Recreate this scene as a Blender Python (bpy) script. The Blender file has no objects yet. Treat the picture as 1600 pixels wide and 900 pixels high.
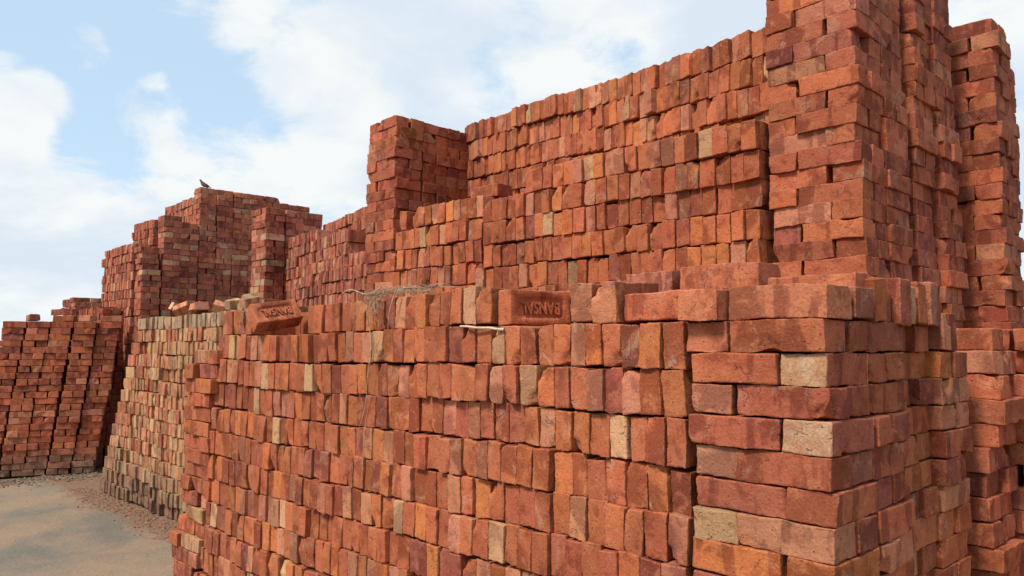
import bpy, bmesh, math, random
import numpy as np
from mathutils import Matrix, Vector, Euler, noise

scn = bpy.context.scene
R = math.radians
# ------------------------------------------------------------------ camera
CAM = Vector((0.724, -1.643, 1.50))
YAW, PITCH = R(46.0), R(4.43)
cd = bpy.data.cameras.new('camera'); cam = bpy.data.objects.new('camera', cd)
scn.collection.objects.link(cam); scn.camera = cam
cd.sensor_width = 36.0; cd.lens = 27.0; cd.clip_start = 0.05; cd.clip_end = 3000
cam.location = CAM; cam.rotation_euler = (R(90) + PITCH, 0, YAW)
CAMR = cam.rotation_euler.to_matrix()
F = 1200.0
def ray(px, py):                      # direction into the yard for a photo pixel (used for sky directions only)
    return (CAMR @ Vector(((px - 800) / F, -(py - 450) / F, -1))).normalized()
def proj(p):
    q = CAMR.transposed() @ (Vector(p) - CAM)
    if q.z > -0.05: return None
    return 800 + F * q.x / -q.z, 450 - F * q.y / -q.z, -q.z

scn.render.engine = 'CYCLES'; scn.cycles.max_bounces = 5; scn.cycles.diffuse_bounces = 4
# ------------------------------------------------------------------ light
SUN_EL, SUN_AZ = R(50), R(-88)       # azimuth of the sun measured from +X towards +Y
sdir = Vector((math.cos(SUN_EL) * math.cos(SUN_AZ), math.cos(SUN_EL) * math.sin(SUN_AZ), math.sin(SUN_EL)))
sl = bpy.data.lights.new('sun', 'SUN'); so = bpy.data.objects.new('sun', sl); scn.collection.objects.link(so)
sl.energy = 3.0; sl.angle = R(12); sl.color = (1.0, 0.94, 0.86)
so.rotation_euler = (-sdir).to_track_quat('-Z', 'Y').to_euler(); so.location = (0, 0, 30)

scn.view_settings.view_transform = 'Standard'; scn.view_settings.look = 'None'
scn.view_settings.exposure = 0.6; scn.view_settings.gamma = 1.0; scn.view_settings.use_curve_mapping = False

w = bpy.data.worlds.new('World'); scn.world = w; w.use_nodes = True
nt = w.node_tree; nt.nodes.clear()
def N(tree, typ, **kw):
    n = tree.nodes.new(typ)
    for k, v in kw.items(): setattr(n, k, v)
    return n
def math_node(tree, op, a, b=None, c=None, clamp=False):
    n = N(tree, 'ShaderNodeMath', operation=op, use_clamp=clamp)
    for i, v in enumerate((a, b, c)):
        if v is None: continue
        if isinstance(v, (int, float)): n.inputs[i].default_value = v
        else: tree.links.new(v, n.inputs[i])
    return n.outputs[0]
def smooth(tree, v, lo, hi, a=0.0, b=1.0):
    n = N(tree, 'ShaderNodeMapRange', interpolation_type='SMOOTHSTEP')
    tree.links.new(v, n.inputs[0])
    for i, x in enumerate((lo, hi, a, b)): n.inputs[i + 1].default_value = x
    return n.outputs[0]
def mix_col(tree, fac, a, b, blend='MIX'):
    n = N(tree, 'ShaderNodeMix', data_type='RGBA', blend_type=blend)
    for s, v in ((n.inputs[0], fac), (n.inputs[6], a), (n.inputs[7], b)):
        if isinstance(v, (int, float)): s.default_value = v
        elif isinstance(v, tuple): s.default_value = (*v, 1)
        else: tree.links.new(v, s)
    return n.outputs[2]
def noise_tex(tree, vec, scale, detail=4, rough=0.55, dist=0.0):
    n = N(tree, 'ShaderNodeTexNoise'); tree.links.new(vec, n.inputs['Vector'])
    n.inputs['Scale'].default_value = scale; n.inputs['Detail'].default_value = detail
    n.inputs['Roughness'].default_value = rough; n.inputs['Distortion'].default_value = dist
    return n.outputs[0]

def build_sky():
    tc = N(nt, 'ShaderNodeTexCoord').outputs['Generated']
    sky = N(nt, 'ShaderNodeTexSky', sky_type='NISHITA', sun_disc=False)
    sky.sun_elevation = SUN_EL; sky.sun_rotation = math.pi / 2 - SUN_AZ
    sky.air_density = 1.0; sky.dust_density = 0.6; sky.ozone_density = 1.6
    # cloud field: world-fixed noise, with cumulus banks at given compass directions
    sep = N(nt, 'ShaderNodeSeparateXYZ'); nt.links.new(tc, sep.inputs[0])
    zz = math_node(nt, 'ADD', math_node(nt, 'MAXIMUM', sep.outputs[2], 0.0), 0.45)
    comb = N(nt, 'ShaderNodeCombineXYZ')
    nt.links.new(math_node(nt, 'DIVIDE', sep.outputs[0], zz), comb.inputs[0])
    nt.links.new(math_node(nt, 'DIVIDE', sep.outputs[1], zz), comb.inputs[1])
    nt.links.new(sep.outputs[2], comb.inputs[2])
    big = noise_tex(nt, comb.outputs[0], 1.7, 3, 0.5, 0.3)
    fine = noise_tex(nt, comb.outputs[0], 5.5, 9, 0.62, 0.35)
    dens = math_node(nt, 'ADD', math_node(nt, 'MULTIPLY', big, 0.55), math_node(nt, 'SUBTRACT', math_node(nt, 'MULTIPLY', fine, 1.9), 0.225))
    banks = [((15, 155), 2.9, .70), ((238, 165), 1.9, .40), ((60, 310), 6.5, .34), ((330, 262), 3.6, .40), ((110, 430), 9, .30), ((330, 5), 4, .28), ((130, 70), 1.6, .45), ((240, 115), 1.0, .3),
             ((560, 150), 6.5, .34), ((470, 60), 4.5, .22), ((640, 90), 5, .25), ((760, 40), 8, .26), ((1000, 10), 6, .26), ((1110, 60), 4.5, .30), ((865, 128), 2.2, .34), ((660, 330), 8, .22), ((440, 300), 2, .12),
             ((1590, 40), 6, .3),
             ((200, 90), 8.5, -.34), ((310, 170), 4.2, -.30), ((720, 130), 3.2, -.22), ((60, 20), 6, -.2), ((930, 95), 3.2, -.24), ((130, 230), 3, -.28)]
    for (px, py), rad, wt in banks:
        dn = N(nt, 'ShaderNodeVectorMath', operation='DOT_PRODUCT'); nt.links.new(tc, dn.inputs[0]); dn.inputs[1].default_value = ray(px, py)
        f = smooth(nt, dn.outputs['Value'], math.cos(R(rad * 1.5)), 1.0, 0.0, wt)
        dens = math_node(nt, 'ADD', dens, f)
    cover = smooth(nt, dens, 0.88, 1.30)
    shade = noise_tex(nt, comb.outputs[0], 3.2, 6, 0.55, 0.2)
    ccol = mix_col(nt, smooth(nt, shade, 0.38, 0.60), (4.75, 5.40, 6.05), (6.15, 6.35, 6.35))
    # thin veil of high cloud everywhere lifts the clear blue
    veil = mix_col(nt, 0.70, sky.outputs[0], (4.45, 5.85, 7.1))
    col = mix_col(nt, cover, veil, ccol)
    bg = N(nt, 'ShaderNodeBackground'); nt.links.new(col, bg.inputs[0]); bg.inputs[1].default_value = 0.1
    out = N(nt, 'ShaderNodeOutputWorld'); nt.links.new(bg.outputs[0], out.inputs[0])
build_sky()

# ------------------------------------------------------------------ materials
def new_mat(name):
    m = bpy.data.materials.new(name); m.use_nodes = True
    t = m.node_tree; t.nodes.clear()
    b = N(t, 'ShaderNodeBsdfPrincipled'); o = N(t, 'ShaderNodeOutputMaterial'); t.links.new(b.outputs[0], o.inputs[0])
    b.inputs['Roughness'].default_value = 0.9; b.inputs['Specular IOR Level'].default_value = 0.25
    return m, t, b

def brick_material():
    m, t, b = new_mat('fired_brick')
    L = t.links.new
    oi = N(t, 'ShaderNodeObjectInfo')
    col = N(t, 'ShaderNodeAttribute', attribute_name='tone')
    bco = N(t, 'ShaderNodeAttribute', attribute_name='bco')       # coordinate on the brick, metres
    rnd = N(t, 'ShaderNodeAttribute', attribute_name='seed')
    edge = N(t, 'ShaderNodeAttribute', attribute_name='edge')
    base = mix_col(t, 1.0, oi.outputs['Color'], col.outputs['Color'], 'MULTIPLY')
    seed = math_node(t, 'ADD', oi.outputs['Random'], rnd.outputs['Fac'])
    off = N(t, 'ShaderNodeCombineXYZ')
    L(math_node(t, 'MULTIPLY', seed, 37.0), off.inputs[0]); L(math_node(t, 'MULTIPLY', seed, 91.0), off.inputs[1]); L(math_node(t, 'MULTIPLY', seed, 53.0), off.inputs[2])
    va = N(t, 'ShaderNodeVectorMath', operation='ADD'); L(bco.outputs['Vector'], va.inputs[0]); L(off.outputs[0], va.inputs[1])
    P = va.outputs[0]
    # kiln flashing: bands across the length of the brick
    st = N(t, 'ShaderNodeVectorMath', operation='MULTIPLY'); L(P, st.inputs[0]); st.inputs[1].default_value = (1.0, 0.16, 0.16)
    band = noise_tex(t, st.outputs[0], 13, 3, 0.5, 0.6)
    mott = noise_tex(t, P, 19, 6, 0.62, 0.4)
    fine = noise_tex(t, P, 160, 4, 0.65)
    grit = noise_tex(t, P, 520, 2, 0.6)
    dark = mix_col(t, 1.0, base, (0.54, 0.46, 0.48), 'MULTIPLY')
    c = mix_col(t, smooth(t, band, 0.51, 0.565, 0, 0.85), base, dark)
    light = mix_col(t, 0.32, base, (0.52, 0.225, 0.11))
    c = mix_col(t, smooth(t, mott, 0.52, 0.66, 0, 0.7), c, light)
    c = mix_col(t, smooth(t, mott, 0.48, 0.34, 0, 0.75), c, dark)
    # dust and lime bloom
    dn = noise_tex(t, P, 9, 6, 0.7, 0.8)
    c = mix_col(t, smooth(t, dn, 0.56, 0.70, 0, 0.42), c, (0.43, 0.275, 0.185))
    # fresh orange at rubbed arrises
    ew = math_node(t, 'MULTIPLY', edge.outputs['Fac'], smooth(t, fine, 0.40, 0.62))
    c = mix_col(t, math_node(t, 'MULTIPLY', ew, 0.5), c, (0.52, 0.17, 0.07))
    # some ends burnt pale (object alpha 0)
    bx = N(t, 'ShaderNodeSeparateXYZ'); L(bco.outputs['Vector'], bx.inputs[0])
    endm = math_node(t, 'MULTIPLY', smooth(t, math_node(t, 'ADD', math_node(t, 'ABSOLUTE', bx.outputs[0]), math_node(t, 'MULTIPLY', math_node(t, 'SUBTRACT', mott, 0.5), 0.012)), 0.1085, 0.1125), math_node(t, 'SUBTRACT', 1.0, oi.outputs['Alpha']))
    c = mix_col(t, endm, c, mix_col(t, smooth(t, dn, .40, .62), (0.44, 0.235, 0.12), (0.56, 0.385, 0.23)))
    # weathering that crosses from brick to brick: batches, dust, damp
    wp = N(t, 'ShaderNodeNewGeometry').outputs['Position']
    wn = noise_tex(t, wp, 1.1, 4, 0.6, 0.5)
    c = mix_col(t, 1.0, c, mix_col(t, smooth(t, wn, 0.3, 0.7), (0.84, 0.80, 0.80), (1.12, 1.12, 1.10)), 'MULTIPLY')
    wd = noise_tex(t, wp, 5.5, 5, 0.65, 1.0)
    c = mix_col(t, smooth(t, wd, 0.60, 0.74, 0, 0.30), c, (0.40, 0.24, 0.15))
    # fine grain and pits
    fm = mix_col(t, smooth(t, fine, 0.25, 0.75), (0.78, 0.77, 0.77), (1.22, 1.21, 1.20))
    c = mix_col(t, 0.85, c, fm, 'MULTIPLY')
    vor = N(t, 'ShaderNodeTexVoronoi', feature='F1'); L(P, vor.inputs['Vector']); vor.inputs['Scale'].default_value = 62
    pit = math_node(t, 'MULTIPLY', smooth(t, vor.outputs['Distance'], 0.20, 0.06), smooth(t, mott, 0.5, 0.6))
    c = mix_col(t, math_node(t, 'MULTIPLY', pit, 0.6), c, (0.12, 0.04, 0.025))
    # folds in the clay: thin dark creases
    cn = noise_tex(t, P, 8, 3, 0.6, 0.9)
    crease = math_node(t, 'MULTIPLY', smooth(t, math_node(t, 'ABSOLUTE', math_node(t, 'SUBTRACT', cn, 0.5)), 0.010, 0.001), smooth(t, dn, 0.52, 0.62))
    c = mix_col(t, math_node(t, 'MULTIPLY', crease, 0.45), c, (0.16, 0.05, 0.03))
    L(c, b.inputs['Base Color'])
    # relief: drag marks from moulding, sandy grain, pits
    sm = N(t, 'ShaderNodeVectorMath', operation='MULTIPLY'); L(P, sm.inputs[0]); sm.inputs[1].default_value = (0.75, 1.15, 1.15)
    drag = noise_tex(t, sm.outputs[0], 42, 5, 0.6, 0.7)
    h = math_node(t, 'ADD', math_node(t, 'MULTIPLY', drag, 0.9), math_node(t, 'ADD', math_node(t, 'MULTIPLY', fine, 0.55), math_node(t, 'MULTIPLY', grit, 0.25)))
    h = math_node(t, 'SUBTRACT', h, math_node(t, 'ADD', math_node(t, 'MULTIPLY', pit, 0.9), math_node(t, 'MULTIPLY', crease, 0.9)))
    h = math_node(t, 'ADD', h, math_node(t, 'MULTIPLY', mott, 1.2))
    bp = N(t, 'ShaderNodeBump'); bp.inputs['Strength'].default_value = 0.85; bp.inputs['Distance'].default_value = 0.0045
    L(h, bp.inputs['Height']); L(bp.outputs[0], b.inputs['Normal'])
    b.inputs['Roughness'].default_value = 0.92; b.inputs['Specular IOR Level'].default_value = 0.18
    return m
BRICK = brick_material()

def simple_mat(name, c1, c2, scale, bump=0.3, dist=0.003, rough=0.85):
    m, t, b = new_mat(name)
    co = N(t, 'ShaderNodeTexCoord').outputs['Object']
    n = noise_tex(t, co, scale, 5, 0.6)
    t.links.new(mix_col(t, smooth(t, n, 0.35, 0.65), c1, c2), b.inputs['Base Color'])
    bp = N(t, 'ShaderNodeBump'); bp.inputs['Strength'].default_value = bump; bp.inputs['Distance'].default_value = dist
    t.links.new(n, bp.inputs['Height']); t.links.new(bp.outputs[0], b.inputs['Normal'])
    b.inputs['Roughness'].default_value = rough
    return m

def ground_material():
    m, t, b = new_mat('sandy_ground')
    co = N(t, 'ShaderNodeTexCoord').outputs['Object']
    big = noise_tex(t, co, 0.55, 5, 0.55, 0.6)
    mid = noise_tex(t, co, 2.6, 6, 0.6, 0.4)
    fine = noise_tex(t, co, 38, 5, 0.65)
    c = mix_col(t, smooth(t, big, 0.40, 0.60), (0.150, 0.134, 0.102), (0.255, 0.182, 0.118))
    c = mix_col(t, smooth(t, mid, 0.42, 0.70, 0, 0.6), c, (0.30, 0.19, 0.115))
    c = mix_col(t, smooth(t, mid, 0.44, 0.28, 0, 0.6), c, (0.145, 0.125, 0.088))
    sx = N(t, 'ShaderNodeSeparateXYZ'); t.links.new(co, sx.inputs[0])
    spill = math_node(t, 'MAXIMUM', smooth(t, sx.outputs[1], 0.50, 0.98), smooth(t, sx.outputs[0], -9.3, -9.85))
    spill = math_node(t, 'MULTIPLY', spill, math_node(t, 'MULTIPLY', smooth(t, sx.outputs[1], 4.5, 3.0), smooth(t, sx.outputs[0], -14.0, -12.0)))
    spill = smooth(t, math_node(t, 'ADD', spill, math_node(t, 'MULTIPLY', mid, 1.2)), 0.75, 1.25, 0, 0.85)
    c = mix_col(t, spill, c, mix_col(t, smooth(t, fine, .4, .6), (0.14, 0.082, 0.050), (0.25, 0.125, 0.072)))
    c = mix_col(t, 0.8, c, mix_col(t, fine, (0.72, 0.72, 0.72), (1.26, 1.26, 1.26)), 'MULTIPLY')
    t.links.new(c, b.inputs['Base Color'])
    h = math_node(t, 'ADD', math_node(t, 'MULTIPLY', mid, 3.0), fine)
    bp = N(t, 'ShaderNodeBump'); bp.inputs['Strength'].default_value = 0.7; bp.inputs['Distance'].default_value = 0.012
    t.links.new(h, bp.inputs['Height']); t.links.new(bp.outputs[0], b.inputs['Normal'])
    t.links.new(smooth(t, big, 0.38, 0.56, 0.62, 0.95), b.inputs['Roughness'])
    return m

# ------------------------------------------------------------------ brick meshes
BL, BW, BH = 0.230, 0.112, 0.072
def grid_box(xs, ys, zs):
    nx, ny, nz = len(xs), len(ys), len(zs); idx = {}; V = []; FA = []
    def vid(i, j, k):
        if (i, j, k) not in idx: idx[(i, j, k)] = len(V); V.append((xs[i], ys[j], zs[k]))
        return idx[(i, j, k)]
    for k, rev in ((0, True), (nz - 1, False)):
        for i in range(nx - 1):
            for j in range(ny - 1):
                f = [vid(i, j, k), vid(i + 1, j, k), vid(i + 1, j + 1, k), vid(i, j + 1, k)]; FA.append(f[::-1] if rev else f)
    for j, rev in ((0, False), (ny - 1, True)):
        for i in range(nx - 1):
            for k in range(nz - 1):
                f = [vid(i, j, k), vid(i + 1, j, k), vid(i + 1, j, k + 1), vid(i, j, k + 1)]; FA.append(f[::-1] if rev else f)
    for i, rev in ((0, True), (nx - 1, False)):
        for j in range(ny - 1):
            for k in range(nz - 1):
                f = [vid(i, j, k), vid(i, j + 1, k), vid(i, j + 1, k + 1), vid(i, j, k + 1)]; FA.append(f[::-1] if rev else f)
    return np.array(V, dtype=np.float64), FA

def axis(half, r, n):                 # grid stops: both arrises get stops inside the rounding
    inner = list(np.linspace(-(half - r - .003), half - r - .003, n))
    return [-half, -half + r * 0.35, -(half - r)] + inner + [half - r, half - r * 0.35, half]

def axis_lo(half, r, n):
    return [-half] + list(np.linspace(-(half - r), half - r, n)) + [half]

def shape_brick(seed, hi=True, chips=None, rough=1.0):
    g = random.Random(seed); r = g.uniform(0.0018, 0.004)
    if hi: V, FA = grid_box(axis(BL / 2, r, 18), axis(BW / 2, r, 10), axis(BH / 2, r, 7))
    else: V, FA = grid_box(axis_lo(BL / 2, r, 4), axis_lo(BW / 2, r, 3), axis_lo(BH / 2, r, 2))
    half = np.array((BL / 2, BW / 2, BH / 2)); q = np.clip(V, -(half - r), half - r); d = V - q
    ln = np.linalg.norm(d, axis=1); nz = (np.abs(d) > 1e-6).sum(axis=1)
    m = nz >= 2
    V[m] = q[m] + d[m] / ln[m][:, None] * r
    edge = np.where(nz >= 2, 1.0, 0.0)
    # hand-moulded unevenness: bow, taper, skew, lumps
    bow = g.uniform(-1, 1) * 0.0030; V[:, 2] += bow * ((V[:, 0] / half[0]) ** 2 - 0.4)
    bow = g.uniform(-1, 1) * 0.0030; V[:, 1] += bow * ((V[:, 0] / half[0]) ** 2 - 0.4)
    V[:, 1] *= 1 + g.uniform(-.03, .03) * V[:, 2] / half[2]; V[:, 2] *= 1 + g.uniform(-.035, .035) * V[:, 0] / half[0]
    V[:, 0] *= 1 + g.uniform(-.012, .012) * V[:, 1] / half[1]; V[:, 0] += g.uniform(-.05, .05) * V[:, 2]; V[:, 1] += g.uniform(-.05, .05) * V[:, 2]
    o = Vector((g.uniform(0, 90), g.uniform(0, 90), g.uniform(0, 90)))
    A = g.uniform(.0013, .0028) * rough
    for i in range(len(V)):
        p = Vector(V[i]); n1 = noise.noise_vector(p * 17 + o); n2 = noise.noise_vector(p * 55 + o)
        k = 1.5 if edge[i] else 1.0
        V[i] += np.array(n1) * A * k + np.array(n2) * A * 0.55 * k
        if hi and edge[i]: V[i] += np.array(noise.noise_vector(p * 130 + o)) * A * 0.9
    # broken corners and spalled arrises
    nch = g.choice((0, 1, 1, 2, 3)) if chips is None else chips
    for _ in range(nch):
        c = np.array([g.choice((-1, 1)) * half[0] * g.choice((1, 1, g.random())), g.choice((-1, 1)) * half[1], g.choice((-1, 1)) * half[2]])
        rad = g.uniform(0.010, 0.042); dist = np.linalg.norm(V - c, axis=1); s = np.clip(1 - dist / rad, 0, 1)
        V -= (c / np.linalg.norm(c))[None, :] * (np.sqrt(s) * rad * g.uniform(0.3, 0.65))[:, None]
        edge = np.maximum(edge, (s > 0) * 0.9)
    return V, FA, edge

def attach(me, V, edge, tone=None, seed=None):
    a = me.attributes.new('bco', 'FLOAT_VECTOR', 'POINT'); a.data.foreach_set('vector', np.asarray(V, dtype=np.float32).ravel())
    a = me.attributes.new('edge', 'FLOAT', 'POINT'); a.data.foreach_set('value', np.asarray(edge, dtype=np.float32))
    n = len(me.vertices)
    a = me.attributes.new('tone', 'FLOAT_COLOR', 'POINT')
    a.data.foreach_set('color', (np.ones((n, 4)) if tone is None else tone).astype(np.float32).ravel())
    a = me.attributes.new('seed', 'FLOAT', 'POINT')
    a.data.foreach_set('value', (np.zeros(n) if seed is None else seed).astype(np.float32))

def np_mesh(name, V, FA, mat=None, smooth_=True):
    me = bpy.data.meshes.new(name); me.from_pydata([tuple(v) for v in V], [], [list(map(int, f)) for f in FA])
    if smooth_: me.polygons.foreach_set('use_smooth', [True] * len(me.polygons))
    if mat: me.materials.append(mat)
    me.update(); return me

HI, LO = [], []
for i in range(26):
    V, FA, e = shape_brick(100 + i, True); me = np_mesh('brick', V, FA, BRICK); attach(me, V, e); HI.append(me)
for i in range(22):
    V, FA, e = shape_brick(500 + i, False); me = np_mesh('brick', V, FA, BRICK, False); attach(me, V, e); LO.append((me, V, np.array(FA), e))
BOXV = np.array([(x * BL / 2, y * BW / 2, z * BH / 2) for x in (-1, 1) for y in (-1, 1) for z in (-1, 1)])
BOXF = np.array([(0, 1, 3, 2), (4, 6, 7, 5), (0, 4, 5, 1), (2, 3, 7, 6), (0, 2, 6, 4), (1, 5, 7, 3)])

# ------------------------------------------------------------------ colours of fired clay
PAL = {
    'red':   [((0.398, 0.117, 0.047), 46), ((0.353, 0.098, 0.045), 30), ((0.432, 0.169, 0.090), 16), ((0.284, 0.080, 0.047), 5), ((0.448, 0.246, 0.122), 4), ((0.442, 0.136, 0.044), 12)],
    'deep':  [((0.372, 0.105, 0.047), 44), ((0.328, 0.091, 0.045), 34), ((0.402, 0.151, 0.080), 10), ((0.263, 0.075, 0.046), 7), ((0.418, 0.211, 0.108), .01)],
    'far':   [((0.388, 0.121, 0.065), 36), ((0.333, 0.098, 0.059), 32), ((0.418, 0.177, 0.102), 16), ((0.263, 0.078, 0.054), 8), ((0.448, 0.261, 0.142), 7)],
    'tan':   [((.455, .255, .128), 38), ((.44, .200, .100), 34), ((.47, .29, .155), 10), ((.42, .145, .070), 18)],
}
def pick(g, pal):
    ent = PAL[pal]; x = g.uniform(0, sum(w_ for _, w_ in ent))
    for c, w_ in ent:
        x -= w_
        if x <= 0: break
    j = g.uniform(0.82, 1.16)
    return tuple(min(.8, max(.01, v * j * g.uniform(.94, 1.06))) for v in c)
def lerp(a, b, f): return tuple(x + (y - x) * f for x, y in zip(a, b))

# orientation: columns are where brick length / width / thickness point
def base(lx, wy, hz): return Matrix((lx, wy, hz)).transposed()
X_, Y_, Z_ = Vector((1, 0, 0)), Vector((0, 1, 0)), Vector((0, 0, 1))
FLATX, FLATY = base(X_, Y_, Z_), base(Y_, -X_, Z_)
UPY, UPX = base(Y_, Z_, X_), base(X_, -Z_, Y_)       # on edge, length into the stack / along the face
EDGEX = base(X_, Z_, -Y_)
FLIPS = [Matrix.Diagonal(v) for v in ((1, 1, 1), (1, -1, -1), (-1, 1, -1), (-1, -1, 1))]

class Stack:
    def __init__(s, label, origin, pal, seed, group='stacks of fired bricks in the yard', rotz=0.0, at=None, lean=(0, 0), zseen=0.0, hi=True, dirt=0.0, topdirt=None):
        s.label, s.o, s.pal, s.g = label, Vector(origin), pal, random.Random(seed)
        s.group, s.specs, s.lean, s.zseen, s.hi, s.dirt, s.topdirt = group, [], lean, zseen, hi, dirt, topdirt
        s.M = Matrix.Translation(at or (0, 0, 0)) @ Matrix.Rotation(rotz, 4, 'Z')
        s.wo = seed * 7.31
    def add(s, p, ori, dims=None, exposed=True, jit=1.0, col=None, tilt=None):
        g = s.g
        if dims is None: dims = (BL * g.uniform(.965, 1.02), BW * g.uniform(.95, 1.02), BH * g.uniform(.95, 1.03))
        x, y, z = p
        x += s.lean[0] * z; y += s.lean[1] * z
        if col is None:
            col = pick(g, s.pal)
            if s.dirt and z < s.dirt:
                f = (1 - z / s.dirt); f = min(1, f * 1.3 + g.uniform(-.3, .2)); col = lerp(col, (.150, .115, .075), max(0, f) * .78)
            if s.topdirt and z > s.topdirt: col = lerp(col, (.30, .25, .155), g.uniform(.35, .8))
        j = Euler((g.gauss(0, .010) * jit, g.gauss(0, .010) * jit, g.gauss(0, .018) * jit)) if tilt is None else Euler(tilt)
        M = s.M @ Matrix.Translation((x, y, z)) @ (j.to_matrix() @ ori @ g.choice(FLIPS)).to_4x4() @ Matrix.Diagonal((dims[0] / BL, dims[1] / BW, dims[2] / BH, 1))
        s.specs.append((M, col, exposed, g.random()))
    def wave(s, x, z):
        return 0.016 * noise.noise(Vector((x * 0.9 + s.wo, z * 0.5, 3.3))) + 0.006 * noise.noise(Vector((x * 3.1 + s.wo, z * 2.0, 9.1)))
    def rows(s, xr, xl, y, z0, n, pitch=.118, depth=4, top=None, skip=None, amp=1.0, face=0.0, miss=.006, rise=0.0):
        """courses of bricks on edge, ends showing in the plane y (x runs leftwards from xr to xl); face = batter of the face per metre"""
        g = s.g; fx = lambda v, z: v(z) if callable(v) else v
        for k in range(n):
            z = z0 + k * pitch; x = fx(xr, z); xe = fx(xl, z); run = 0; ro = rz = 0.0; sk = 0.0
            while x > xe + .03:
                if run <= 0:
                    run = g.randint(3, 11); ro = g.gauss(0, .008) * amp; rz = g.gauss(0, .0025) * amp; sk = g.gauss(0, .02)
                run -= 1
                th = BH * g.uniform(.73, .94); cx = x - th / 2
                if (top is None or z + pitch * .6 < top(cx)) and not (skip and skip(cx, k)):
                    wd = BW * g.uniform(1.0, 1.072); wd *= 1 - rise * cx; zz = z * (1 - rise * cx) + wd / 2 + s.wave(cx, z) + rz
                    if z < .02: zz = max(zz, wd / 2)
                    if g.random() < miss and z > .3:
                        pass
                    else:
                        off = ro + g.gauss(0, .0058) * amp + (g.uniform(-.02, .012) if g.random() < .06 else 0)
                        s.add((cx, y + BL / 2 + off + face * z, zz), UPY, (BL * g.uniform(.97, 1.02), wd, th), tilt=(g.gauss(0, .012), sk + g.gauss(0, .014), g.gauss(0, .016)))
                x -= th + g.uniform(.002, .0065)
            for dpt in range(1, depth):     # filling behind the face
                x = fx(xr, z); q = .002
                while x > xe + .03:
                    cx = x - BH / 2
                    if top is None or z + pitch * .6 < top(cx):
                        s.add((cx, y + BL / 2 + dpt * .236 + face * z, z * (1 - rise * cx) + BW / 2 + s.wave(cx, z)), UPY, (BL, BW * 1.03, BH * .98), exposed=False, jit=.5)
                    x -= BH + .004
    def pairs(s, x, y, z0, n, pitch=.0745, phase=0, exposed=True, jit=1.0, cols=None, amp=1.0):
        """column one brick square, two bricks a course, laid crosswise in turn; x, y = centre"""
        g = s.g; dx, dy = g.gauss(0, .004) * amp, g.gauss(0, .004) * amp; wob = g.uniform(0, 50)
        for k in range(n):
            z = z0 + k * pitch + BH / 2
            ox = dx + .012 * amp * noise.noise(Vector((wob, z * 2.2, 1.5))); oy = dy + .010 * amp * noise.noise(Vector((wob, z * 2.2, 7.5)))
            for q in (-1, 1):
                a = g.gauss(0, .004) * amp; c = g.gauss(0, .003) * amp
                if (k + phase) % 2 == 0: s.add((x + ox + a, y + oy + q * .0585 + c, z), FLATX, exposed=exposed, jit=jit)
                else: s.add((x + ox + q * .0585 + c, y + oy + a, z), FLATY, exposed=exposed, jit=jit)
    def pin(s, xr, y0, z0, n, pitch=.0745, phase=0, over=None, amp=1.0):
        """corner pillar one and a half bricks wide, one deep; xr = right face, y0 = front face"""
        g = s.g; wob = g.uniform(0, 50)
        for k in range(n):
            z = z0 + k * pitch + BH / 2
            ox = .014 * amp * noise.noise(Vector((wob, z * 2.0, 1.5))); oy = .009 * amp * noise.noise(Vector((wob, z * 2.0, 7.5)))
            c = (over or {}).get(n - 1 - k, {})
            je = lambda sd: g.gauss(0, sd) * amp
            if (k + phase) % 2 == 0:   # header at the left, stretchers at the right corner
                s.add((xr - .293 + ox + je(.003), y0 + BL / 2 + oy + je(.006), z), FLATY, col=c.get('h'))
                s.add((xr - .115 + ox + je(.006), y0 + .057 + oy + je(.005), z), FLATX, col=c.get('s'))
                s.add((xr - .115 + ox + je(.006), y0 + .174 + oy + je(.004), z), FLATX)
            else:
                s.add((xr - .235 + ox + je(.005), y0 + .057 + oy + je(.005), z), FLATX, col=c.get('s'))
                s.add((xr - .235 + ox, y0 + .174 + oy, z), FLATX)
                s.add((xr - .057 + ox + je(.005), y0 + BL / 2 + oy + je(.006), z), FLATY, col=c.get('h'))
    def finish(s, limit=300):
        root = bpy.data.objects.new('brick_stack', None); scn.collection.objects.link(root)
        root.location = s.o; root.empty_display_size = .2
        root['label'] = s.label; root['category'] = 'brick stack'; root['group'] = s.group
        inv = Matrix.Translation(-s.o)
        cand, rest, inner = [], [], []
        for i, (M, col, ex, sd) in enumerate(s.specs):
            if not ex: inner.append(i); continue
            p = proj(M.translation)
            if p and -60 < p[0] < 1660 and -60 < p[1] < 960 and M.translation.z > s.zseen: cand.append((p[2], i))
            else: (inner if M.translation.z <= s.zseen else rest).append(i)
        cand.sort(); chosen = cand[:limit]; rest += [i for _, i in cand[limit:]]
        for zc, i in chosen:
            M, col, ex, sd = s.specs[i]
            me = HI[int(sd * 9999) % len(HI)] if s.hi and zc < 6.5 else LO[int(sd * 9999) % len(LO)][0]
            o = bpy.data.objects.new('brick', me); scn.collection.objects.link(o)
            o.parent = root; o.matrix_basis = inv @ M; o.color = (*col[:3], col[3] if len(col) > 3 else 1)
        for nm, ids, boxy in (('facing_bricks', rest, False), ('inner_bricks', inner, True)):
            if not ids: continue
            VV, FF, BB, TT, SS, EE = [], [], [], [], [], []; n = 0
            for i in ids:
                M, col, ex, sd = s.specs[i]
                if boxy: V, Fq, e = BOXV, BOXF, np.zeros(8)
                else: _, V, Fq, e = LO[int(sd * 9999) % len(LO)]
                A = np.array(inv @ M); VV.append(V @ A[:3, :3].T + A[:3, 3]); FF.append(Fq + n); BB.append(V); EE.append(e)
                TT.append(np.tile((*col[:3], 1.0), (len(V), 1))); SS.append(np.full(len(V), sd)); n += len(V)
            V = np.concatenate(VV); Fq = np.concatenate(FF)
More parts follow.
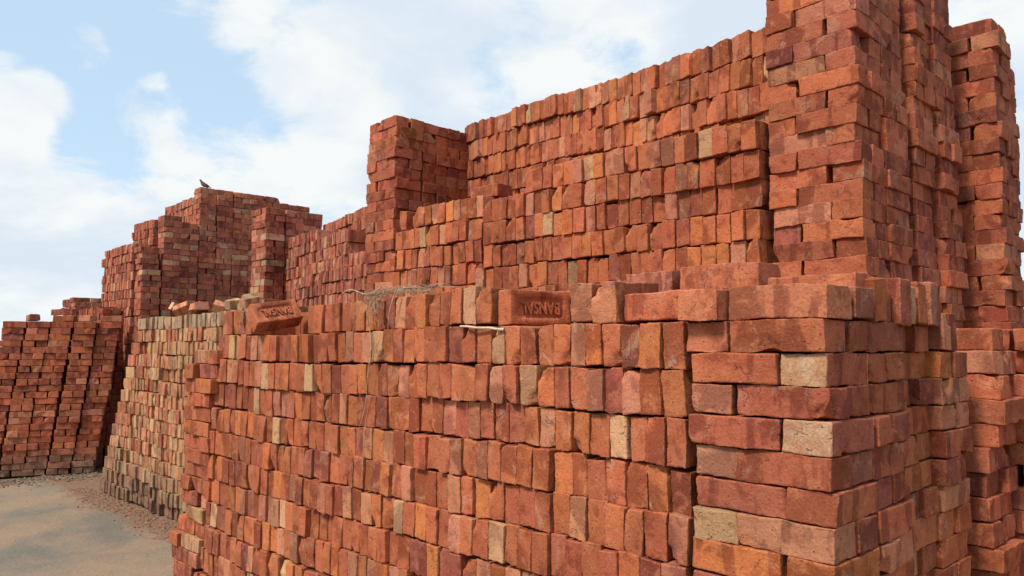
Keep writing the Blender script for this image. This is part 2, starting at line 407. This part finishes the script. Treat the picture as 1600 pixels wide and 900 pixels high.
            me = bpy.data.meshes.new(nm); me.vertices.add(len(V)); me.vertices.foreach_set('co', V.astype(np.float32).ravel())
            me.loops.add(Fq.size); me.loops.foreach_set('vertex_index', Fq.astype(np.int32).ravel())
            me.polygons.add(len(Fq)); me.polygons.foreach_set('loop_start', np.arange(0, Fq.size, 4, dtype=np.int32)); me.polygons.foreach_set('loop_total', np.full(len(Fq), 4, dtype=np.int32))
            me.polygons.foreach_set('use_smooth', np.full(len(Fq), False)); me.update(calc_edges=True)
            attach(me, np.concatenate(BB), np.concatenate(EE), np.concatenate(TT), np.concatenate(SS)); me.materials.append(BRICK)
            o = bpy.data.objects.new(nm, me); scn.collection.objects.link(o); o.parent = root; o['kind'] = 'stuff'
        return root

# ------------------------------------------------------------------ ground
def ground_z(x, y):
    v = Vector((x * .35, y * .35, 1.7)); f = min(1, max(0, (math.hypot(x, y) - 3) / 3)) * .0
    return 0.018 * noise.noise(v) + 0.008 * noise.noise(v * 4.1) - 0.012
def build_ground():
    a = [0.0]; step = .12
    while a[-1] < 1500:
        a.append(a[-1] + step)
        if a[-1] > 9: step *= 1.22
    ax = np.array([-v for v in a[:0:-1]] + a)
    xs, ys = ax - 5.0, ax + 0.5
    nx = len(xs); V = [(x, y, ground_z(x, y)) for y in ys for x in xs]
    FA = [(j * nx + i, j * nx + i + 1, (j + 1) * nx + i + 1, (j + 1) * nx + i) for j in range(len(ys) - 1) for i in range(nx - 1)]
    o = bpy.data.objects.new('ground', np_mesh('ground', V, FA, ground_material())); scn.collection.objects.link(o)
    o['kind'] = 'structure'; o['label'] = 'sandy grey and orange trodden ground of the brick yard'
build_ground()

# ------------------------------------------------------------------ stacks
PALE, PALE2 = (.375, .100, .050, .1), (.34, .095, .055, .25)
# low stack in front
st = Stack('long low stack in front, ends of bricks on edge in rows, flat-laid corner pillar', (-1.75, .48, 0), 'red', 11, zseen=.15)
HERO_X = -.976
def front_skip(x, k):
    if k < 13: return False
    return x > HERO_X - .078 or (-2.77 < x < -2.27)
st.rows(-.362, lambda z: -3.36 + .17 * z, 0.0, 0.0, 14, pitch=.1205, depth=4, skip=front_skip, amp=.65, miss=0)
st.pin(0.0, 0.0, 0.0, 21, pitch=.0745, phase=0, over={0: {'s': (.40, .118, .052), 'h': (.45, .14, .07)}, 1: {'h': PALE, 's': (.39, .108, .048)}, 2: {'s': (.355, .095, .05), 'h': (.42, .165, .09)}, 3: {'h': PALE2, 's': (.36, .098, .052)}, 4: {'h': (.44, .20, .11), 's': (.37, .105, .052)}, 5: {'h': (.42, .13, .058), 's': (.36, .105, .058)}})
for k in range(1, 4): st.pairs(-.1175 + (.004, -.012, .002)[k - 1], .118 + .2385 * k, 0.0, 21 - (k == 3), phase=k, amp=1.7)
for k in range(1, 4): st.pairs(-.355 , .118 + .2385 * k, 0.0, 20, phase=k, exposed=False)
gz = st.lean; st.lean = (.19, 0)     # far end pillar, flat-laid, leaning in
st.pin(-3.37, 0.0, 0.0, 20, amp=2.4)
for k in range(1, 4): st.pairs(-3.37 - .118, .118 + .2385 * k, 0.0, 20, phase=k % 2, exposed=False); st.pairs(-3.37 - .30, .118 + .2385 * k, 0.0, 19, phase=k % 2, exposed=False)
st.lean = gz
# top course pieces near the corner
st.add((-.611, .105, 1.5685 + BW / 2), UPY, (BL, BW, .082), col=(.42, .155, .078)); st.add((-.697, .112, 1.5685 + BW / 2), UPY, (BL, BW * .97, .082), col=(.43, .165, .085))
st.add((-.438, .075, 1.571 + BH / 2), FLATX, (.245, BW, .074), col=(.42, .11, .05))
st.add((-.47, .19, 1.571 + BH / 2), FLATX); st.add((-.47, .31, 1.571 + BH / 2), FLATX)
st.add((-.605, .25, 1.647 + BH / 2), FLATX, (.16, BW, BH), col=(.40, .14, .085)); st.add((-.36, .22, 1.649 + BH / 2), FLATX, (.24, BW, BH), col=(.41, .128, .06))
st.add((-.13, .24, 1.572 + .054), UPX, col=(.42, .13, .06)); 
st.add((-.300, .075, 1.566 + BH / 2), FLATY, (.23, .106, BH), col=(.46, .15, .07), tilt=(0, 0, .05))
st.add((-.110, .05, 1.567 + BH / 2), FLATX, (.245, .112, .076), col=(.42, .145, .070), tilt=(0, .012, -.05))
st.add((-.10, .17, 1.567 + BH / 2), FLATX, (.235, .112, .072), col=(.40, .14, .07))
for q in range(8):
    st.add((-.112 + random.Random(q).uniform(-.012, .01), .285 + q * .082, 1.566 + .052 - (.075 if q > 5 else 0)), UPX, (BL, .104 + .008 * (q % 3), .076), jit=2.2)
F_ROOT = st.finish()

# tan stack beyond the low one
st = Stack('tan and yellowish stack with sloping end between two red stacks, dark damp foot', (-6, 1.3, 0), 'tan', 23, lean=(0, 0), hi=True, dirt=.55, topdirt=1.68)
st.rows(-4.4, lambda z: -8.2 + .60 * z, .96, 0.0, 15, pitch=.1195, depth=2, amp=1.5, face=.03)
for k in range(15):      # stepped end seen edge-on
    for q in range(3): st.add((-8.26 + .60 * k * .1195 + .02, .96 + .06 + q * .078, k * .1195 + BW / 2), UPX, jit=2)
st.finish()

# middle tier behind the low stack
st = Stack('middle tier of bricks on edge behind the low stack, beside the tall corner tower', (-1.6, 1.6, 0), 'red', 31, zseen=1.55)
def top_b1(x): return 2.42 if x > -2.07 else 2.30
st.rows(-.735, lambda z: -2.40 + .01 * z, 1.10, 0.0, 21, pitch=.1205, depth=2, top=top_b1)
st.finish()
st = Stack('stepped middle tier under the narrow square pillar, flat loose bricks on top', (-2.8, 1.6, 0), 'red', 37, zseen=1.55)
def top_b1l(x): return 2.33
st.rows(-2.42, lambda z: -3.22, 1.16, 0.0, 21, pitch=.1235, depth=2, top=top_b1l)
st.finish()

# upper tier, skewed
ang = math.atan2(2.06 - 1.27, -3.63 + .74)      # direction of the face leftwards
st = Stack('upper tier of bricks on edge curving from the tall tower back to the pillar', (-2.2, 1.8, 0), 'red', 41, rotz=ang - math.pi, at=(-.74, 1.27, 0), zseen=2.0)
def top_b2(x):
    d = -x
    return 2.80
st.rows(0.0, -3.05, 0.0, 0.0, 26, pitch=.1232, depth=2, top=top_b2, rise=.040)
st.finish()

# tall corner tower
st = Stack('tallest square corner tower of flat-laid bricks rising out of the picture', (-.55, 1.5, 0), 'deep', 53, zseen=1.3)
nT = 44; pT = .0702
st.pin(-.361, 1.15, 0.0, nT, pitch=pT, phase=1)
st.pairs(-.361 - .118, 1.15 + .118 + .238, 0, nT, pitch=pT, phase=0)
for k, dxx in ((2, .020), (3, .032)): st.pairs(-.361 - .118 + dxx, 1.15 + .125 + .246 * k + .03, 0, nT + (k == 3), pitch=pT, phase=k, amp=2.0)
for k in range(1, 4): st.pairs(-.361 - .355, 1.15 + .118 + .24 * k, 0, nT - 1, pitch=pT, exposed=False)
st.finish()

# far tower at the right edge
st = Stack('separate tall narrow tower standing against the sky behind the corner tower', (-.42, 2.5, 0), 'deep', 59, zseen=1.3)
for i, x in enumerate((-.318, -.555)):
    for k in range(2): st.pairs(x - .022 * k, 2.30 + .118 + .238 * k, 0, 43 - (k == 1), pitch=pT, phase=k, exposed=(i == 0 or k == 0), amp=2.0)
st.finish()

# rough stack right
st = Stack('rough low stack with jutting bricks tucked behind the front corner pillar', (-.1, 1.5, 0), 'deep', 61, zseen=.3)
st.pairs(-.055, 1.085 + .118, 0, 21, phase=0, amp=4.0)
st.pairs(-.30, 1.085 + .118, 0, 21, phase=0, exposed=False)
for k in range(1, 5): st.pairs(-.02 + .03 * k, 1.085 + .118 + .24 * k, 0, 21 - (k > 2), phase=k, amp=4.5); st.pairs(-.26 + .03 * k, 1.085 + .118 + .24 * k, 0, 20, phase=k, exposed=False)
for k in range(3): st.pairs(.22 + .245 * k, 1.085 + .118 + .24 * 2 + .03 * k, 0, 21 - (k == 1), phase=k, amp=4.5)  # columns out of view to the right, added to keep this corner in shade
for k in range(3): st.pairs(.22 + .245 * k, 1.085 + .118 + .24 * 3 + .03 * k, 0, 20, phase=k, exposed=False)
st.finish()

# narrow pillar
st = Stack('narrow square pillar of flat-laid bricks standing above the middle tiers', (-3.7, 1.7, 0), 'deep', 67, zseen=1.5)
st.pin(-3.575, 1.39, 0, 43, pitch=.0722, phase=0)
for k in (1, 2): st.pairs(-3.575 - .118, 1.39 + .118 + .238 * k, 0, 43, pitch=.0722, phase=k)
st.finish()

# distant walls of bricks on edge
a = math.atan2(2.515 - 2.112, -7.217 + 5.10)
st = Stack('distant wall of bricks on edge left of the narrow pillar', (-6, 2.4, 0), 'far', 71, rotz=a - math.pi, at=(-4.6, 2.03, 0), zseen=1.5, hi=False)
def top_c1(x): return 2.42 if -x < .9 else 2.60 if -x < 1.8 else 2.70
st.rows(0, -2.75, 0, 0, 24, pitch=.1185, depth=2, top=top_c1)
st.finish()
st = Stack('higher wall of bricks on edge set back behind the distant wall', (-6, 2.8, 0), 'far', 73, rotz=a - math.pi, at=(-4.6, 2.50, 0), zseen=2.2, hi=False)
st.rows(0, -2.8, 0, 0, 26, pitch=.1185, depth=1, top=lambda x: 2.98)
st.finish()
st = Stack('slim pillar of flat-laid bricks in front of the big distant stack', (-7.45, 2.6, 0), 'far', 79, zseen=1.5, hi=False)
st.pin(-7.30, 2.28, 0, 42, pitch=.073)
for k in (1, 2): st.pairs(-7.30 - .118, 2.28 + .118 + .238 * k, 0, 42, pitch=.073, phase=k)
st.finish()

# big distant stack in three steps
st = Stack('big distant stack, highest step of three, with the bird on its corner', (-10, 3.2, 0), 'far', 83, zseen=1.5, hi=False)
for k in range(7): st.pairs(-9.6 - .118, 2.46 + .118 + .2355 * k, 0, 50 - (k > 4), pitch=.0735, phase=0, amp=1.0)
st.rows(-9.84, -10.9, 2.47, 0, 30, pitch=.119, depth=2)
st.finish()
st = Stack('big distant stack, middle step of three', (-10.1, 2.2, 0), 'far', 89, zseen=1.5, hi=False)
for k in range(2): st.pairs(-9.59 - .118, 1.985 + .118 + .236 * k, 0, 44 - k, pitch=.0735, phase=0, amp=1.0)
st.rows(-9.84, lambda z: -10.95 + .09 * z, 1.955, 0, 27, pitch=.119, depth=2)
st.finish()
st = Stack('big distant stack, lowest front step of three', (-10.4, 1.8, 0), 'far', 97, zseen=1.3, hi=False)
st.pairs(-9.58 - .118, 1.70 + .118, 0, 38, pitch=.0735, amp=2.2)
st.rows(-9.84, lambda z: -11.25 + .08 * z, 1.70, 0, 24, pitch=.119, depth=1)
st.finish()

# leaning stack far left
LM = Matrix.Translation((-9.97, .10, 0)) @ Matrix.Rotation(R(-20), 4, 'Z')
st = Stack('leaning red stack of flat-laid bricks with blackened foot at the picture edge', (-10.1, .7, 0), 'deep', 101, lean=(0, .13), hi=False, dirt=.34, rotz=R(-20), at=(-9.97, .10, 0))
for k in range(5):
    st.pairs(-.118 + .014 * (k % 2),   .118 + .242 * k + (.014 if k > 2 else 0), 0, 24 + (0, 0, 1, 0, 0)[k], pitch=.0755, phase=0, amp=1.7)
    st.pairs(-.36, .118 + .245 * k, 0, 24, pitch=.0755, exposed=False)
st.rows(-.25, -1.35, 0, 0, 15, pitch=.119, depth=1)
st.finish()
st = Stack('dark set-back stack end between the leaning stack and the tan stack', (-10.2, 1.5, 0), 'deep', 103, lean=(0, .08), hi=False, dirt=.3)
for k in range(2): st.pairs(-10.08 - .118, 1.36 + .118 + .24 * k - .08, 0, 27, pitch=.0745, amp=2.0)
st.rows(-10.32, -11.2, 1.30, 0, 17, pitch=.119, depth=1)
st.finish()
st = Stack('small far stack end showing above the leaning stack', (-12.7, 2, 0), 'far', 107, zseen=1.4, hi=False)
for k in range(3): st.pairs(-12.5 - .118, 1.72 + .118 + .24 * k, 0, 31, pitch=.0735, amp=2.0)
st.rows(-12.74, -13.2, 1.72, 0, 19, pitch=.119, depth=1)
st.finish()

# ------------------------------------------------------------------ loose bricks
def tag(o, label, cat, group=None, kind=None):
    o['label'] = label; o['category'] = cat
    if group: o['group'] = group
    if kind: o['kind'] = kind
    return o
def loose(p, rot, col, label, dims=(BL, BW, BH), v=0, group='loose bricks lying on the stacks'):
    o = bpy.data.objects.new('loose_brick', HI[v % len(HI)]); scn.collection.objects.link(o)
    o.location = p; o.rotation_euler = rot; o.scale = (dims[0] / BL, dims[1] / BW, dims[2] / BH); o.color = (*col, 1)
    return tag(o, label, 'brick', group)

def letters_mesh(text, w_, h_, depth):
    cu = bpy.data.curves.new('txt', 'FONT'); cu.body = text; cu.align_x = 'CENTER'; cu.align_y = 'CENTER'; cu.size = 1; cu.extrude = .5; cu.offset = .022; cu.resolution_u = 3
    o = bpy.data.objects.new('txt', cu); scn.collection.objects.link(o)
    bpy.context.view_layer.update()
    me = bpy.data.meshes.new_from_object(o.evaluated_get(bpy.context.evaluated_depsgraph_get()))
    bpy.data.objects.remove(o); bpy.data.curves.remove(cu)
    co = np.array([v.co[:] for v in me.vertices]); mn, mx = co.min(0), co.max(0)
    co = (co - (mn + mx) / 2) / (mx - mn) * np.array((w_, h_, depth))
    for v, c in zip(me.vertices, co): v.co = c
    return me, co

def stamped_brick(M, col, label):
    """a brick with a round-ended frog in its top face (local +Z) and raised letters in it"""
    FL, FW, FD = .182, .068, .0085            # frog length, width, depth
    V, FA, e = shape_brick(902, True, chips=1, rough=.6)
    # drop the flat top and rebuild it with the frog: keep every face whose corners are not all on the top
    half = BH / 2
    bm = bmesh.new(); vs = [bm.verts.new(v) for v in V]
    for f in FA: bm.faces.new([vs[i] for i in f])
    bm.normal_update(); bm.verts.index_update(); bm.verts.ensure_lookup_table()
    V0, _ = grid_box(axis(BL / 2, .008, 18), axis(BW / 2, .008, 10), axis(BH / 2, .008, 7))
    top = [f for f in bm.faces if all(V0[v.index][2] > BH / 2 - 1e-5 and abs(V0[v.index][0]) < BL / 2 - .0079 and abs(V0[v.index][1]) < BW / 2 - .0079 for v in f.verts)] if True else []
    bm.verts.index_update()
    bmesh.ops.delete(bm, geom=top, context='FACES')
    # boundary loop of the opening
    be = [ed for ed in bm.edges if ed.is_boundary]
    def ring(l, w__, z, n=40, r=.024):
        pts = []
        for i in range(n):
            a_ = 2 * math.pi * i / n; c_, s_ = math.cos(a_), math.sin(a_)
            pts.append(bm.verts.new((math.copysign(l / 2 - r, c_) + r * c_, math.copysign(w__ / 2 - r, s_) + r * s_, z + .0006 * noise.noise(Vector((c_ * 3, s_ * 3, z * 99))))))
        return pts
    zt = half - .001
    rings = [ring(FL + .006, FW + .006, zt), ring(FL, FW, zt - .0025), ring(FL - .010, FW - .010, zt - FD + .001, r=.021), ring(FL - .016, FW - .016, zt - FD, r=.019)]
    for A, B in zip(rings, rings[1:]):
        for i in range(len(A)):
            bm.faces.new((A[i], A[(i + 1) % len(A)], B[(i + 1) % len(A)], B[i]))
    bm.faces.new(rings[-1])
    re_ = [bm.edges.get((rings[0][i], rings[0][(i + 1) % 40])) for i in range(40)]
    bmesh.ops.bridge_loops(bm, edges=be + re_)
    bmesh.ops.recalc_face_normals(bm, faces=bm.faces)
    me = bpy.data.meshes.new('stamped_brick'); bm.to_mesh(me); bm.free()
    me.polygons.foreach_set('use_smooth', [True] * len(me.polygons)); me.materials.append(BRICK)
    co = np.array([v.co[:] for v in me.vertices])
    attach(me, co, np.zeros(len(co)))
    o = bpy.data.objects.new('stamped_brick', me); scn.collection.objects.link(o); o.matrix_world = M; o.color = (*col, 1)
    lm, lc = letters_mesh('BANSAL', .146, .040, .009); lm.materials.append(BRICK); attach(lm, lc, np.zeros(len(lc)))
    l = bpy.data.objects.new('lettering', lm); scn.collection.objects.link(l); l.parent = o; l.color = (*[c * 1.02 for c in col], 1)
    l.location = (0, 0, zt - FD + .0032)
    tag(o, label, 'brick', 'bricks stamped BANSAL'); l['label'] = 'raised word BANSAL in the frog'
    return o
# upside-down stamp on the end of the top row: frog faces +X, length along Y, letters' up is down
M = Matrix.Translation((HERO_X - BH / 2 + .02, .116, 1.5685 + BW / 2)) @ Matrix.Rotation(R(-12), 4, 'Z') @ base(-Y_, -Z_, X_).to_4x4()
stamped_brick(M, (.43, .115, .050), 'brick on edge with upside-down BANSAL stamp, ending the top row of the low stack')
M = Matrix.Translation((-2.635, .055, 1.5685 + .082)) @ Euler((0, 0, -.10)).to_matrix().to_4x4() @ Matrix.Rotation(R(-34), 4, 'Y') @ Matrix.Rotation(R(11), 4, 'X') @ base(-Y_, -Z_, X_).to_4x4()
stamped_brick(M, (.47, .15, .068), 'bright orange stamped brick tipped over in a gap of the top row')

g = random.Random(5)
tops = [(-6.62, 1.15), (-6.45, 1.10), (-6.30, 1.2), (-6.05, 1.12), (-5.88, 1.22), (-5.35, 1.1), (-5.2, 1.15), (-5.05, 1.1)]
tcol = [(.55, .36, .22), (.52, .2, .1), (.52, .19, .09), (.36, .15, .1), (.50, .22, .12), (.55, .38, .2), (.56, .40, .2), (.5, .24, .14)]
tl = ['small pale brickbat at the left end on top of the tan stack', 'orange broken brick leaning beside the pale brickbat on the tan stack', 'big bright orange tipped brick on top of the tan stack', 'brownish brick lying on the tan stack beside the bright orange one',
      'thin pinkish brick lying flat on the tan stack, right of the brown one', 'yellowish brickbat on the tan stack behind the tipped stamped brick', 'pale yellow brickbat tilted up on the tan stack, middle of three', 'pinkish brickbat on the tan stack just above the stamped brick']
for i, (x, y) in enumerate(tops):
    loose((x, y - .03, 1.80 + .036 + .018), (g.uniform(-.5, .5), g.choice((-1, 1)) * g.uniform(.15, .5), g.uniform(-.9, 1.6)), tcol[i], tl[i], (BL * g.uniform(.5, .85), BW, BH), i)
# on the middle tier
mt = [((-2.62, 1.42, 2.349 + .036), .05, 'flat brick lying across the top of the stepped middle tier'), ((-2.50, 1.30, 2.349 + .036), .0, 'second flat brick lying in front on the stepped middle tier')]
for i, (p, rz, lb) in enumerate(mt): loose(p, (0, 0, rz), (.40, .12, .055), lb, v=i + 9)
# on the leaning stack
lt = [((-.10, .52, 1.818 + .036), .3, (.38, .13, .075), 'loose flat brick on the leaning stack, nearest the picture edge'), ((-.11, .83, 1.893 + .036), 1.4, (.34, .105, .06), 'dark loose brick flat on the middle of the leaning stack'),
      ((-.07, 1.08, 1.818 + .036), .9, (.44, .19, .10), 'pale orange brick standing out on the right half of the leaning stack'), ((-.10, 1.36, 1.818 + .036), 1.5, (.42, .165, .085), 'thin loose brick near the dark end of the leaning stack')]
for i, (p, rz, c, lb) in enumerate(lt): loose(LM @ Vector(p), (.03, -.03, rz - R(20)), c, lb, v=i + 13)

# ------------------------------------------------------------------ dry grass, stick
def tube(bm, pts, r0, r1, n=5):
    prev = None
    for i, p in enumerate(pts):
        d = (pts[min(i + 1, len(pts) - 1)] - pts[max(i - 1, 0)]).normalized(); a_ = d.orthogonal().normalized(); b_ = d.cross(a_)
        r = r0 + (r1 - r0) * i / (len(pts) - 1)
        rg = [bm.verts.new(p + (a_ * math.cos(2 * math.pi * k / n) + b_ * math.sin(2 * math.pi * k / n)) * r) for k in range(n)]
        if prev:
            for k in range(n): bm.faces.new((prev[k], prev[(k + 1) % n], rg[(k + 1) % n], rg[k]))
        prev = rg
def bm_obj(name, bm, mat, smooth_=True):
    me = bpy.data.meshes.new(name); bm.to_mesh(me); bm.free()
    if smooth_: me.polygons.foreach_set('use_smooth', [True] * len(me.polygons))
    me.materials.append(mat); o = bpy.data.objects.new(name, me); scn.collection.objects.link(o); return o
STRAW = simple_mat('dry_straw', (.44, .32, .20), (.24, .15, .09), 40)
def grass():
    g = random.Random(77); bm = bmesh.new(); zt = 1.692
    root = Vector((-1.72, .02, zt + .012))
    for i in range(42):      # matted stems lying along the top
        x0 = g.uniform(-1.86, -1.50); L_ = g.uniform(.06, .30); a_ = g.gauss(0.15, .35)
        p0 = Vector((x0, g.uniform(.0, .09), zt + g.uniform(.002, .016))); pts = []
        for k in range(7):
            f = k / 6; pts.append(p0 + Vector((math.cos(a_) * L_ * f, math.sin(a_) * L_ * f * .5, .024 * math.sin(f * 3.1) * g.uniform(.2, 1) + .004 * g.random())))
        tube(bm, pts, g.choice((.0007, .0010, .0014, .0022)), .0005, 4)
    for i in range(20):      # roots hanging down the face
        L_ = g.choice((.04, .06, .09, .12)); p0 = root + Vector((g.gauss(0, .035), g.uniform(-.02, .02), g.uniform(-.01, .01))); pts = [p0]
        dx = g.gauss(0, .025)
        for k in range(1, 8):
            f = k / 7; pts.append(Vector((p0.x + dx * f + .006 * g.gauss(0, 1) * f, -.022 - .018 * g.random() if k > 1 else -.005, p0.z - L_ * f)))
        tube(bm, pts, g.uniform(.0010, .0022), .0006, 4)
    pts = []                  # long runner down three courses
    for k in range(16):
        f = k / 15; pts.append(Vector((-1.73 + .05 * math.sin(f * 5) * f, -.026 - .006 * math.sin(k), zt - .56 * f)))
    tube(bm, pts, .0030, .0012, 5)
    pts = [Vector((-1.92 + .03 * k, -.02 - .004 * (k % 2), zt + .02 + .012 * math.sin(k * .8))) for k in range(10)]; tube(bm, pts, .0035, .0022, 5)
    pts = [Vector((-1.55 - .008 * k, -.025 - .012 * math.sin(k * .5), zt + .02 - .026 * k)) for k in range(8)]; tube(bm, pts, .0028, .001, 5)
    o = bm_obj('dry_grass_clump', bm, STRAW)
    tag(o, 'dry grass clump with hanging roots lying over the top of the low stack', 'dry grass')
grass()
def stick():
    bm = bmesh.new(); a_, b_ = Vector((-1.19, -.028, 1.5685)), Vector((-1.0, -.012, 1.556))
    pts = [a_.lerp(b_, k / 6) + Vector((0, 0, .0015 * math.sin(k * 2))) for k in range(7)]
    tube(bm, pts, .0035, .0045, 6)
    for e in (0, -1): pass
    o = bm_obj('wooden_stick', bm, simple_mat('pale_wood', (.62, .47, .30), (.50, .36, .22), 30))
    tag(o, 'short pale wooden stick wedged under the stamped brick on edge', 'stick')
stick()

# ------------------------------------------------------------------ bird
def bird(loc, rz):
    prof = [(-.20, .012, .004, .020), (-.15, .018, .006, .010), (-.09, .026, .020, .012), (-.04, .040, .036, .022), (.01, .048, .047, .032), (.05, .044, .046, .044), (.08, .032, .034, .064), (.098, .023, .025, .086), (.112, .021, .022, .104), (.128, .018, .018, .110), (.140, .009, .009, .108), (.150, .005, .005, .105), (.166, .0012, .0015, .099)]
    bm = bmesh.new(); prev = None; n = 14
    for x, ry, rz_, z in prof:
        rg = [bm.verts.new((x, ry * math.cos(2 * math.pi * k / n), z + rz_ * math.sin(2 * math.pi * k / n) + .05)) for k in range(n)]
        if prev:
            for k in range(n): bm.faces.new((prev[k], prev[(k + 1) % n], rg[(k + 1) % n], rg[k]))
        else: bm.faces.new(rg[::-1])
        prev = rg
    bm.faces.new(prev)
    for sgn in (-1, 1):      # legs with three toes
        tube(bm, [Vector((.015, sgn * .018, .052)), Vector((.012, sgn * .018, .03)), Vector((.018, sgn * .018, .003))], .006, .003, 6)
        for an in (-.5, 0, .5, 3.14): tube(bm, [Vector((.018, sgn * .018, .004)), Vector((.018 + .02 * math.cos(an), sgn * .018 + .02 * math.sin(an), .002))], .0025, .001, 5)
    bmesh.ops.recalc_face_normals(bm, faces=bm.faces)
    o = bm_obj('perched_bird', bm, simple_mat('bird_plumage', (.20, .165, .15), (.30, .25, .225), 30, .2))
    o.location = loc; o.rotation_euler = (0, 0, rz); o.scale = (.66,) * 3
    tag(o, 'small grey-brown dove perched on the top corner of the big distant stack', 'bird')
    WING = simple_mat('bird_wing', (.13, .10, .09), (.22, .17, .15), 60, .2)
    for sgn in (-1, 1):
        bm = bmesh.new(); pr = [(.055, .5, .030), (.02, .95, .036), (-.04, .95, .030), (-.10, .75, .018), (-.16, .45, .006)]; prev = None
        for x, wy, hh in pr:
            zc = .085 + (.0 if x > 0 else x * .28); yy = sgn * .052 * wy
            rg = [bm.verts.new((x, yy + sgn * .004, zc + hh * .6)), bm.verts.new((x, yy * 1.04 + sgn * .005, zc)), bm.verts.new((x, yy * .92 + sgn * .004, zc - hh * .7)), bm.verts.new((x, yy * .8, zc))]
            if prev:
                for k in range(4): bm.faces.new((prev[k], prev[(k + 1) % 4], rg[(k + 1) % 4], rg[k]))
            prev = rg
        bmesh.ops.recalc_face_normals(bm, faces=bm.faces)
        wgo = bm_obj('wing', bm, WING); wgo.parent = o
        bm = bmesh.new(); bmesh.ops.create_icosphere(bm, subdivisions=1, radius=.0032)
        eo = bm_obj('eye', bm, simple_mat('bird_eye', (.01, .01, .01), (.02, .015, .01), 10, 0)); eo.parent = o; eo.location = (.122, sgn * .0195, .164)
bird((-9.70, 2.55, 50 * .0735 - .001), R(-50) - .25)

# ------------------------------------------------------------------ rubble on the ground
def rubble(name, label, seed, n, where, smin, smax, mat):
    g = random.Random(seed); bm = bmesh.new(); bmesh.ops.create_icosphere(bm, subdivisions=1, radius=1)
    bm.verts.index_update(); BV = np.array([v.co[:] for v in bm.verts]); BF = np.array([[v.index for v in f.verts] for f in bm.faces]); bm.free()
    rs = np.random.RandomState(seed); VV, FF = [], []
    for i in range(n):
        x, y = where(g); s = smin + (smax - smin) * g.random() ** 3
        m_ = np.array(Matrix.Translation((x, y, ground_z(x, y) + s * .12)) @ Euler((g.uniform(-.5, .5), g.uniform(-.5, .5), g.uniform(0, 6))).to_matrix().to_4x4() @ Matrix.Diagonal((s, s * g.uniform(.5, .9), s * g.uniform(.3, .6), 1)))
        V = BV + rs.uniform(-.3, .3, BV.shape); VV.append(V @ m_[:3, :3].T + m_[:3, 3]); FF.append(BF + i * len(BV))
    me = np_mesh(name, np.concatenate(VV), np.concatenate(FF), mat, False)
    o = bpy.data.objects.new(name, me); scn.collection.objects.link(o); o['kind'] = 'stuff'; o['label'] = label; o['category'] = 'rubble'
RUB = simple_mat('brick_rubble', (.25, .115, .065), (.20, .135, .08), 9)
MUD = simple_mat('mud_clods', (.14, .10, .065), (.20, .14, .085), 6)
def w1(g):
    x = g.uniform(-8.6, -4.0); return x, .93 - abs(g.gauss(0, .11)) * (.7 + .9 * abs(math.sin(x * 2.3)))
def w2(g): return -9.75 + abs(g.gauss(0, .28)), g.uniform(-.3, 1.3)
def w3(g): return g.uniform(-10, -3.6), g.uniform(-1.5, .8)
rubble('brick_rubble', 'brick chips and crumbs scattered along the foot of the tan stack', 1, 4500, w1, .002, .017, RUB)
rubble('mud_clods', 'trampled mud clods along the foot of the leaning stack', 2, 2200, w2, .003, .03, MUD)
rubble('scattered_crumbs', 'sparse brick crumbs on the open ground', 3, 120, w3, .004, .016, RUB)
